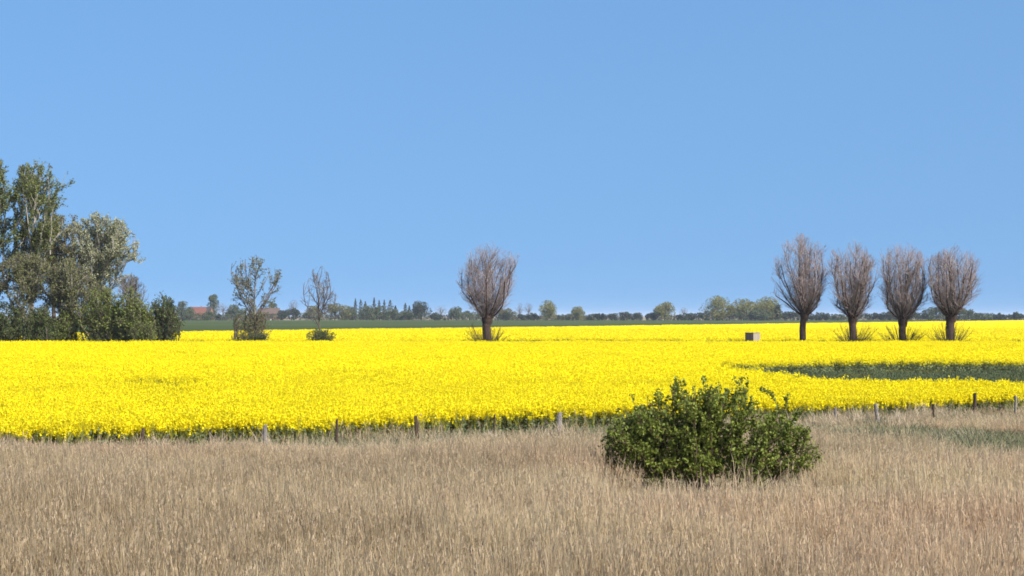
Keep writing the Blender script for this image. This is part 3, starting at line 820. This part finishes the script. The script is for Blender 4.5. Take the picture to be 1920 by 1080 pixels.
shrub('shrub', 'very dark evergreen shrub beneath the grey branches, near the left edge', 40, 112, 570, DL - 8, 32, 'dark_shrub_leaf', 3600, 0.24, SG)
shrub('shrub', 'low dull green shrub between the dark evergreen and the tall hedge shrub', 95, 155, 578, DL - 5, 33, 'shrub_leaf', 2400, 0.24, SG)
shrub('shrub', 'tall mid green shrub below the silvery tree', 148, 232, 532, DL - 7, 34, 'shrub_leaf', 4600, 0.26, SG)
shrub('shrub', 'green shrub with a pale stem right of the tall one under the silvery tree', 205, 285, 540, DL - 8, 35, 'shrub_leaf', 4200, 0.26, SG)
shrub('shrub', 'dark shrub ending the left group, next to the open yellow field', 254, 346, 551, DL - 7, 36, 'dark_shrub_leaf', 3800, 0.25, SG)
shrub('shrub', 'mid green shrub in front of the bare twiggy sapling, right side of the left group', 226, 292, 556, DL - 9, 38, 'shrub_leaf', 3200, 0.25, SG)
shrub('shrub', 'small olive shrub at the foot of the shrubs ending the left group', 240, 300, 600, DL - 11, 37, 'shrub_leaf', 1400, 0.2, SG)

# the two free-standing trees right of the left group
broad_tree('field_tree', 'round thinly leaved tree with ivy at its foot, left of the bare one', 478, 320, wz(479, 320), 3.5, 0.19,
           [(2.5, 1.2), (5, 2.8), (7, 3.8), (9, 4.1), (11, 3.5), (12.3, 2.4), (13.3, 0)], 46, 'grey_twig', 'young_leaf', 2300, 0.24, 22, None, ntw=(130, 330), tilt=(0.4, 1.0), up=0.07, stems=1, cx=0.1)
shrub('ivy_shrub', 'dull grey green ivy mass round the foot of the thinly leaved tree', 430, 512, 572, 319, 42, 'ivy_leaf', 1150, 0.2, pw=1.6)
shrub('shrub', 'low dark shrub on the field edge under the thinly leaved tree', 440, 515, 619, 316, 43, 'dark_shrub_leaf', 800, 0.18)
broad_tree('field_tree', 'slender bare grey tree above a low dark shrub', 598, 320, wz(500, 320), 3.0, 0.14,
           [(2.5, 0.8), (5, 2.3), (7.5, 2.7), (9.5, 1.9), (11.5, 0.7), (12, 0)], 44, 'dark_bark', 'grey_twig', 0, 0.2, 15, None, ntw=(110, 330), tilt=(0.4, 1.0), up=0.06)
shrub('shrub', 'low dark shrub at the foot of the slender bare tree', 566, 635, 615, 316, 45, 'dark_shrub_leaf', 1500, 0.2)

# ------------------------------------------------------------------ hut in the yellow field
def box(x0, x1, y0, y1, z0, z1):
    V = [(x0, y0, z0), (x1, y0, z0), (x1, y1, z0), (x0, y1, z0), (x0, y0, z1), (x1, y0, z1), (x1, y1, z1), (x0, y1, z1)]
    return V, [(0, 3, 2, 1), (4, 5, 6, 7), (0, 1, 5, 4), (1, 2, 6, 5), (2, 3, 7, 6), (3, 0, 4, 7)]
def box_obj(name, b, mat, parent):
    V, Q = box(*b)
    return ob(name, quad_mesh(name, np.array(V), np.array(Q), [mat], rnd=np.full(6, random.Random(str(b)).random())), parent)
dh = 305.0
hut = thing('field_hut', 'small square hut with dark front and pale side standing in the yellow crop', 'hut', (wx(1411, dh), dh, 0), rz=R(38))
hw_, hd_, hh = 0.60, 0.78, wz(623.5, dh)
for i in range(8):      # upright boards on the four sides
    w = 2 * hd_ / 8
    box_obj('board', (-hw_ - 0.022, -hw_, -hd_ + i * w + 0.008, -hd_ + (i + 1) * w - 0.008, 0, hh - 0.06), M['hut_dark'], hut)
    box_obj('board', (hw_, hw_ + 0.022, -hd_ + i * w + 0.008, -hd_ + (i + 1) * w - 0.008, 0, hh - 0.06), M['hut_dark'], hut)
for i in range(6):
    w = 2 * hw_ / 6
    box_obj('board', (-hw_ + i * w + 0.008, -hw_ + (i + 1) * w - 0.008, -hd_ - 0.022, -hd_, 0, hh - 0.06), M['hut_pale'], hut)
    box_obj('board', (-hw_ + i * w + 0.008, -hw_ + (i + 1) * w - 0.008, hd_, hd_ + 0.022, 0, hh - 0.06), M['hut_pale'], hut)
box_obj('core', (-hw_ + 0.01, hw_ - 0.01, -hd_ + 0.01, hd_ - 0.01, 0, hh - 0.08), M['hut_dark'], hut)
box_obj('roof', (-hw_ - 0.06, hw_ + 0.06, -hd_ - 0.06, hd_ + 0.06, hh - 0.058, hh), M['hut_roof'], hut)

# ------------------------------------------------------------------ bush in the reeds
def make_bush():
    rng = np.random.default_rng(77)
    d = BUSH[1]
    t = thing('leafy_bush', 'broad dark green leafy bush standing in the reeds, right of centre', 'bush', (BUSH[0], d, 0))
    X = lambda px: wx(px, d) - BUSH[0]
    outline = [(1138, 812), (1150, 775), (1185, 742), (1210, 765), (1232, 735), (1268, 706), (1300, 733), (1325, 712), (1350, 735), (1385, 715), (1410, 738), (1440, 728), (1452, 750), (1480, 742), (1492, 790), (1515, 815), (1538, 838), (1530, 870)]
    ox = [X(a) for a, b in outline]; oz = [wz(b, d) for a, b in outline]
    body = [(1124, 850), (1145, 800), (1195, 780), (1222, 756), (1245, 738), (1275, 722), (1300, 742), (1330, 728), (1352, 744), (1385, 718), (1402, 730), (1418, 770), (1440, 776), (1455, 768), (1480, 786), (1512, 815), (1540, 845), (1548, 880)]
    bx_ = [X(a) for a, b in body]; bz_ = [wz(b - 8, d) for a, b in body]
    def env(P):
        x = P[:, 0]
        top = np.interp(x, bx_, bz_, left=0, right=0)
        yr = 1.35 * np.sqrt(np.clip(1 - (np.abs(x) / 3.05) ** 2.5, 0.02, 1))
        bot = np.interp(np.abs(x), [0, 1.2, 2.4, 3.0], [0.38, 0.50, 0.90, 1.05])
        return (np.abs(P[:, 1]) < yr) & (P[:, 2] < top * (1 - 0.25 * (np.abs(P[:, 1]) / np.maximum(yr, 0.05)) ** 2) + 0.10 * np.sin(x * 6.5) + 0.09 * np.sin(x * 13 + 1) + 0.07 * np.sin(P[:, 1] * 8 + x * 4)) & (P[:, 2] > bot - 0.12 + 0.22 * np.sin(x * 5 + P[:, 1] * 4) + 0.1 * np.sin(x * 13))
    stems, sprigs = [], []
    def arch(p, q, r, n=8, sag=0.0):
        p = np.array(p, float); q = np.array(q, float)
        c = np.array([p[0] * 0.55 + q[0] * 0.45, p[1] * 0.55 + q[1] * 0.45, q[2] * 0.78 + sag])
        ts = np.linspace(0, 1, n + 1)[:, None]
        L = (1 - ts) ** 2 * p + 2 * ts * (1 - ts) * c + ts ** 2 * q
        L[1:-1] += rng.normal(size=(n - 1, 3)) * 0.025
        rs = np.linspace(r, r * 0.3, n + 1)
        return L[:-1], L[1:], rs[:-1], rs[1:]
    for k in range(64):
        x = rng.uniform(-2.85, 2.85)
        top = np.interp(x, bx_, bz_)
        q = (x, rng.normal() * 0.5, top * rng.uniform(0.72, 1.0))
        p = (x * 0.45 + rng.normal() * 0.3 - 0.2, rng.normal() * 0.35, 0)
        stems.append(arch(p, q, rng.uniform(0.014, 0.03)))
    tips = [(1185, 739), (1268, 704), (1325, 712), (1318, 724), (1232, 735), (1480, 738), (1138, 805), (1538, 838), (1300, 735), (1392, 714), (1380, 716), (1160, 768), (1215, 752), (1352, 728), (1498, 770)] + [(px_, np.interp(px_, [a for a, b in body], [b for a, b in body]) - rng.uniform(0, 18)) for px_ in rng.uniform(1140, 1530, 14)]
    for a, b in tips:
        q = (X(a), rng.normal() * 0.3, wz(b, d)); p = (X(a) * 0.75 + rng.normal() * 0.1 - 0.05, rng.normal() * 0.3, q[2] * 0.42)
        sprigs.append(arch(p, q, 0.012))
    sprigs.append(arch((X(1482), 0.1, 1.0), (X(1430), 0.0, wz(729, d)), 0.012, sag=0.75))      # long shoot nodding over
    lb = cat(*stems); sg = cat(*sprigs)
    for st in stems: tube_obj('stem', st, M['rose_stem'], t, 6, rng)
    allow = lambda P: np.ones(len(P), bool)
    c1 = children(rng, lb[0][lb[0][:, 2] > 0.3], lb[1][lb[0][:, 2] > 0.3], 800, (0.3, 0.8), 1.0, 0.15, 0.008, 0.004, env)
    c2 = children(rng, c1[0], c1[1], 2200, (0.15, 0.4), 1.1, 0.15, 0.004, 0.003, env)
    c3 = children(rng, sg[0], sg[1], 240, (0.06, 0.2), 0.9, 0.3, 0.005, 0.003, allow, tlo=0.3)
    tube_obj('twigs', cat(c1, c2, sg, c3), M['rose_stem'], t, 3, rng)
    leaf_obj('foliage', rng, cat(c1, c2), 26000, 0.088, M['rose_leaf'], t, 0.035, 0.62)
    half = [a[len(a) // 3:] for a in sg]
    leaf_obj('sprig_leaves', rng, cat(sg, c3, c3), 4600, 0.085, M['rose_leaf'], t, 0.03, 0.6)
    leaf_obj('young_leaves', rng, c2, 1100, 0.07, M['rose_tip'], t, 0.04, 0.55)
make_bush()

# ------------------------------------------------------------------ far trees, houses
def far_tree(kind, px0, px1, ytop, label, seed, d=2100.0, ybase=601.0):
    rng = np.random.default_rng(seed)
    shape, leafk = kind
    x0, x1 = wx(px0, d), wx(px1, d)
    H = max(2.0, wz(ytop, d)); rw = (x1 - x0) / 2 * (1.0 if shape in ('bare', 'conifer') else 1.2)
    nm = {'round': 'broadleaf_tree', 'bare': 'bare_tree', 'conifer': 'conifer_tree', 'bush': 'bush'}[shape]
    t = thing(nm, label, 'bush' if shape == 'bush' else 'tree', ((x0 + x1) / 2, d, 0), 'far belt of trees and bushes on the horizon')
    if shape == 'conifer':
        n = 700; z = rng.random(n) ** 1.3
        an = rng.random(n) * 6.283; rr = rw * rng.uniform(1.2, 2.0) * (1 - z) ** rng.uniform(0.55, 0.9) * np.sqrt(rng.uniform(0.15, 1, n)) * (0.85 + 0.3 * np.sin(z * 40))
        P = np.stack([rr * np.cos(an), rr * np.sin(an), H * (0.06 + 0.94 * z)], axis=1); size = 0.9
    else:
        zb = 0.05 if shape == 'bush' else (0.22 if shape == 'bare' else 0.04)
        rm = min(rw, H * 0.5)
        nlobe = int(8 + rw + 4 * H / rw)
        lobes = []
        for k in range(nlobe):
            lr = rm * rng.uniform(0.36, 0.56)
            u = rng.random()
            lz = lr * 0.7 + H * zb + (H * (1 - zb) - lr * 1.6) * u
            wd = (rw - lr * 0.8) * math.sqrt(max(0.0, 1 - max(0.0, (u - 0.3) / 0.72) ** 2)) * (0.8 + 0.2 * min(1, u / 0.3))
            lobes.append((rng.uniform(-1, 1) * wd, rng.normal() * rm * 0.4, lz, lr))
        lobes.append((rng.normal() * rw * 0.15, 0, H - rm * 0.42, rm * 0.45))
        n = int(np.clip(rw * H * 20, 500, 4200))
        if shape == 'bare': n = int(n * 0.5)
        li = rng.integers(0, len(lobes), n)
        LB = np.array(lobes)[li]
        P = LB[:, :3] + runit(rng, n) * (LB[:, 3] * rng.uniform(0.5, 1.03, n) ** 0.6)[:, None] * np.array([1, 1, 0.9])
        P = P[P[:, 2] > 0.15]
        size = 0.55 if shape == 'bare' else 0.95
    V, Q = leaf_quads(rng, P, size, 0.35 if shape == 'bare' else 0.75)
    ob('crown', quad_mesh('crown', V, Q, [M[leafk]], rnd=rng.random(len(P))), t)
    th = H * (0.75 if shape != 'bush' else 0.4)
    tk = trunk_part(rng, th, 0.035 * H * 0.5 + 0.1, 0.05, (0, 0), 1.2)
    segs = [tk]
    if shape in ('round', 'bare'):
        for k in range(12 if shape == 'bare' else 6):
            an = rng.random() * 6.283; tl = rng.uniform(0.3, 0.9)
            p = np.array([0, 0, H * rng.uniform(0.25, 0.5)])
            segs.append(polyline(rng, p, (math.sin(tl) * math.cos(an), math.sin(tl) * math.sin(an), math.cos(tl)), H * 0.4, 4, 0.18, 0.05, 0.1, 0.1)[:4])
    tube_obj('trunk', cat(*segs), M['dark_bark'], t, 5, rng)
    return t

RO, RY, RG, RD = ('round', 'far_olive'), ('round', 'far_yellow'), ('round', 'far_green'), ('round', 'far_dark')
BA, CO = ('bare', 'far_grey'), ('conifer', 'far_conifer')
BD, BG, BO, BY = ('bush', 'far_dark'), ('bush', 'far_green'), ('bush', 'far_olive'), ('bush', 'far_yellow')
far = [
 (RG, 330, 356, 563, 'grey green tree on the horizon left of the red roof', 2080),
 (RG, 346, 366, 574, 'leafy green tree half hiding the left end of the red roof', 2070),
 (BG, 380, 402, 582, 'bush in front of the dark gable right of the red roof', 2070),
 (BG, 336, 362, 586, 'low green bush in front of the red roofed house, at its left end', 2060),
 (RG, 388, 411, 551, 'round tree rising behind the right end of the red roofed house', 2200),
 (BA, 397, 440, 566, 'bare grey trees right of the red roofed house', 2150),
 (BD, 402, 417, 588, 'small dark round tree standing in front of the far hedge, right of the house', 2030),
 (BG, 362, 402, 592, 'low hedge bush below the red roof', 2055),
 (RG, 420, 462, 570, 'grey green trees behind the ivy clad tree, left side', 2140),
 (RG, 500, 522, 566, 'dull tree standing behind the brown roofed barn', 2200),
 (BD, 522, 572, 577, 'large very dark bush right of the brown roofed barn', 2080),
 (BA, 538, 563, 561, 'pale bare tree with domed top behind the dark bush', 2220),
 (RO, 572, 604, 572, 'olive bushy tree directly behind the slender bare tree', 2080),
 (RO, 600, 656, 566, 'broad olive green tree just right of the slender bare tree', 2060),
 (RG, 645, 672, 573, 'mid green tree between the broad olive tree and the conifers', 2110),
 (CO, 660, 673, 560, 'conifer tip, leftmost of the far conifers', 2160),
 (CO, 671, 682, 562, 'conifer tip, second from left of the far conifers', 2170),
 (CO, 679, 691, 565, 'conifer tip, third from left of the far conifers', 2150),
 (BG, 672, 704, 571, 'green bush below the left conifers', 2090),
 (CO, 695, 708, 558, 'tall pointed conifer, left of the middle conifer group', 2170),
 (CO, 705, 717, 563, 'conifer just right of the tall pointed one', 2180),
 (CO, 715, 726, 562, 'slim conifer in the middle of the conifer group', 2170),
 (CO, 725, 738, 563, 'pointed conifer near the right end of the conifer group', 2160),
 (CO, 735, 748, 573, 'small conifer closing the middle group on the right', 2150),
 (BG, 695, 745, 573, 'green undergrowth tree below the middle conifers', 2100),
 (CO, 755, 765, 568, 'isolated small conifer between the conifer group and the dark round tree', 2170),
 (CO, 762, 773, 573, 'isolated lower conifer next to the dark round tree', 2160),
 (BG, 742, 776, 582, 'low bush below the two isolated conifers', 2090),
 (RD, 773, 808, 562, 'dark domed tree left of the lone willow', 2120),
 (BA, 810, 842, 571, 'grey brown rounded bare tree between dark domed tree and lone willow', 2130),
 (BD, 806, 828, 585, 'small dark bush at the foot of the grey brown rounded tree', 2085),
 (RG, 842, 868, 574, 'green tree left behind the lone willow', 2110),
 (RG, 860, 900, 582, 'grey green low tree directly behind the lone willow', 2140),
 (RO, 930, 968, 577, 'olive low trees just right of the lone willow', 2100),
 (BD, 940, 958, 584, 'dark bush in the olive trees right of the lone willow', 2070),
 (BA, 965, 984, 567, 'pale bare tree, left one of a pair right of the lone willow', 2200),
 (BA, 982, 1000, 566, 'pale bare tree, right one of a pair right of the lone willow', 2200),
 (BD, 965, 985, 588, 'dark low bush below the pair of pale bare trees, left', 2080),
 (BD, 984, 1012, 586, 'dark low bush below the pair of pale bare trees, right', 2080),
 (RY, 1009, 1042, 562, 'yellow green tall tree right of the pale bare pair', 2080),
 (BG, 1038, 1056, 590, 'low green bush right of the tall yellow green tree', 2090),
 (BG, 1048, 1076, 588, 'green bush left of the small yellow green tree', 2090),
 (RY, 1070, 1097, 574, 'small round yellow green tree in the middle of the horizon', 2080),
 (BD, 1094, 1112, 590, 'dark small bush right of the small yellow green tree', 2085),
 (BD, 1105, 1140, 587, 'long dark bush in the row right of the small yellow tree', 2090),
 (BD, 1138, 1160, 587, 'dark bush adjoining the long dark bush on its right', 2085),
 (BD, 1160, 1184, 584, 'highest dark bush left of the gap in the far hedge', 2080),
 (BD, 1182, 1205, 587, 'dark bush at the left side of the gap in the far hedge', 2080),
 (BD, 1210, 1238, 585, 'dark bush at the right side of the gap in the far hedge', 2080),
 (RY, 1227, 1266, 564, 'rounded yellow green tree right of the gap in the far hedge', 2075),
 (BA, 1272, 1292, 575, 'faint bare tree between the rounded tree and the big olive crowns', 2200),
 (BD, 1264, 1286, 589, 'dark bush right of the rounded yellow green tree', 2080),
 (BD, 1280, 1305, 588, 'dark bush below the faint bare tree', 2085),
 (BD, 1300, 1328, 585, 'dark bush leading up to the big olive crowns', 2080),
 (RY, 1316, 1372, 552, 'big olive yellow crown, left of the large pair near the hut', 2050),
 (RY, 1368, 1420, 559, 'wide yellow green crown, middle of the large clump above the hut', 2040),
 (RY, 1412, 1466, 555, 'yellow green crown next to the first of the four willows', 2045),
 (BY, 1338, 1398, 570, 'broad low olive yellow crown below the two left crowns of the large clump', 2035),
 (BY, 1396, 1462, 566, 'broad low yellow green crown filling the right of the large clump', 2030),
 (BG, 1380, 1450, 577, 'dark green undergrowth in front of the large yellow crowns', 2020),
 (BD, 1448, 1468, 570, 'dark narrow tree ending the large clump on the right', 2030),
 (BD, 1464, 1500, 583, 'low dark trees left behind the first willow trunk', 2080),
 (BD, 1515, 1560, 585, 'low dark bushes between the first and second willow trunk', 2080),
 (BG, 1556, 1592, 590, 'low green bush left behind the second willow trunk', 2080),
 (BD, 1612, 1660, 586, 'dark domed bushes between the second and third willow trunk', 2060),
 (BD, 1652, 1686, 582, 'dark bush left behind the third willow trunk', 2060),
 (BD, 1700, 1752, 581, 'broad dark bush between the third and fourth willow trunk', 2050),
 (RG, 1734, 1780, 574, 'green tree left behind the fourth willow trunk', 2050),
 (RG, 1786, 1832, 577, 'brownish green tree right behind the fourth willow trunk', 2040),
 (BG, 1826, 1848, 586, 'small grey green bush right of the fourth willow', 2040),
 (BG, 1842, 1864, 588, 'low green bush, third from the right end of the horizon', 2040),
 (BD, 1862, 1886, 586, 'round dark bush, second from the right end of the horizon', 2040),
 (BD, 1889, 1917, 584, 'round dark bush, last one at the right end of the horizon', 2040),
]
for i, (k, a, b, y, lab, d) in enumerate(far): far_tree(k, a, b, y, lab, 900 + i, d)

# long low hedge under the far trees
def hedge(px0, px1, ytop, d, label, seed, leafk):
    rng = np.random.default_rng(seed)
    x0, x1 = wx(px0, d), wx(px1, d); H = wz(ytop, d); L = x1 - x0
    t = thing('hedgerow', label, 'hedge', ((x0 + x1) / 2, d, 0), 'low far hedges')
    n = int(L * H * 6)
    x = rng.uniform(-L / 2, L / 2, n)
    top = H * (0.6 + 0.5 * vnoise(x, x * 0, 0.10, seed) + 0.15 * vnoise(x, x * 0, 0.4, seed))
    P = np.column_stack([x, rng.normal(size=n) * 1.2, rng.random(n) ** 0.8 * top])
    V, Q = leaf_quads(rng, P, 1.0, 0.75)
    ob('foliage', quad_mesh('foliage', V, Q, [M[leafk]], rnd=rng.random(n)), t)
    xs = np.arange(-L / 2 + 2, L / 2, 5.0)
    A = np.column_stack([xs, xs * 0, xs * 0]); B = A + [0, 0, H * 0.5]
    tube_obj('stems', (A, B, np.full(len(xs), 0.1), np.full(len(xs), 0.05)), M['dark_bark'], t, 4, rng)['kind'] = 'stuff'
hedge(340, 530, 588, 2095, 'low green hedge along the far field below the houses', 61, 'far_green')
hedge(560, 905, 588, 2115, 'long low hedge below the conifers and the domed tree', 62, 'far_green')
hedge(925, 1110, 590, 2110, 'low hedge below the trees right of the lone willow', 63, 'far_dark')
hedge(1110, 1203, 588, 2100, 'dark low hedge left of the gap to the sky', 64, 'far_dark')
hedge(1212, 1330, 588, 2100, 'dark low hedge right of the gap to the sky', 65, 'far_dark')
hedge(1322, 1448, 586, 2060, 'green hedge closing the foot of the large clump of yellow crowns', 67, 'far_green')
hedge(1440, 1930, 588, 2120, 'dark low hedge behind the four willows', 66, 'far_dark')

def house(label, px0, px1, yridge, yeave, d, roofk, wallk, rz, name, cat_, depth=9.0, chim=True):
    W = wx(px1, d) - wx(px0, d); He = wz(yeave, d); Hr = wz(yridge, d)
    t = thing(name, label, cat_, ((wx(px0, d) + wx(px1, d)) / 2, d, 0), rz=rz)
    w, q = W / 2, depth / 2
    me = bpy.data.meshes.new('wall')
    V = [(-w, -q, 0), (w, -q, 0), (w, q, 0), (-w, q, 0), (-w, -q, He), (w, -q, He), (w, q, He), (-w, q, He), (-w, 0, Hr - 0.15), (w, 0, Hr - 0.15)]
    me.from_pydata(V, [], [(0, 1, 5, 4), (2, 3, 7, 6), (1, 2, 6, 9, 5), (3, 0, 4, 8, 7)]); me.materials.append(M[wallk]); me.update()
    wl_ = ob('wall', me, t)
    me = bpy.data.meshes.new('roof')
    e, th = 0.5, 0.25
    k = (Hr - He) / q
    V = []
    for xx in (-w - 0.4, w + 0.4):
        V += [(xx, -q - e, He - e * k), (xx, 0, Hr), (xx, q + e, He - e * k), (xx, -q - e, He - e * k + th), (xx, 0, Hr + th), (xx, q + e, He - e * k + th)]
    me.from_pydata(V, [], [(3, 9, 10, 4), (4, 10, 11, 5), (0, 1, 7, 6), (1, 2, 8, 7), (0, 6, 9, 3), (2, 5, 11, 8), (0, 3, 4, 1), (1, 4, 5, 2), (6, 7, 10, 9), (7, 8, 11, 10)])
    me.materials.append(M[roofk]); me.update()
    rf = ob('roof', me, t)
    if chim: box_obj('chimney', (w * 0.4, w * 0.4 + 0.7, -0.35, 0.35, Hr - 0.6, Hr + 1.1), M['brick'], rf)
    nw = max(2, int(W / 4))
    for i in range(nw):
        xx = -w + (i + 0.5) * W / nw
        f = box_obj('window', (xx - 0.6, xx + 0.6, -q - 0.05, -q, He * 0.35, He * 0.8), M['trim'], t)
        box_obj('pane', (xx - 0.5, xx + 0.5, -q - 0.075, -q - 0.052, He * 0.35 + 0.1, He * 0.8 - 0.1), M['glass'], f)
    box_obj('door', (w * 0.05, w * 0.05 + 1.0, -q - 0.06, -q, 0, min(2.1, He * 0.8)), M['trim'], t)
house('red tiled farmhouse roof showing among trees at the left of the horizon', 354, 386, 576, 590, 2120, 'roof_red', 'brick', R(14), 'farmhouse', 'house', 11)
house('dark roofed building behind the right end of the red roofed farmhouse', 380, 399, 576, 589, 2150, 'roof_dark', 'brick', R(-30), 'farm_building', 'building', 8, False)
house('long low brown roofed barn right of the thinly leaved tree', 488, 524, 578, 588, 2120, 'roof_brown', 'brick', R(6), 'barn', 'barn', 10, False)

# ------------------------------------------------------------------ haze
V, Q = box(-15500, 15500, -2900, 28500, -1.0, 32.0)
hz_me = quad_mesh('haze', np.array(V), np.array(Q), [])
hm = bpy.data.materials.new('thin spring haze'); hm.use_nodes = True
hm.node_tree.nodes.clear()
pv = hm.node_tree.nodes.new('ShaderNodeVolumePrincipled')
pv.inputs['Color'].default_value = (0.72, 0.84, 1.0, 1)
pv.inputs['Density'].default_value = 0.000042
mo = hm.node_tree.nodes.new('ShaderNodeOutputMaterial')
hm.node_tree.links.new(pv.outputs[0], mo.inputs['Volume'])
hz_me.materials.append(hm)
ob('haze', hz_me, kind='stuff')
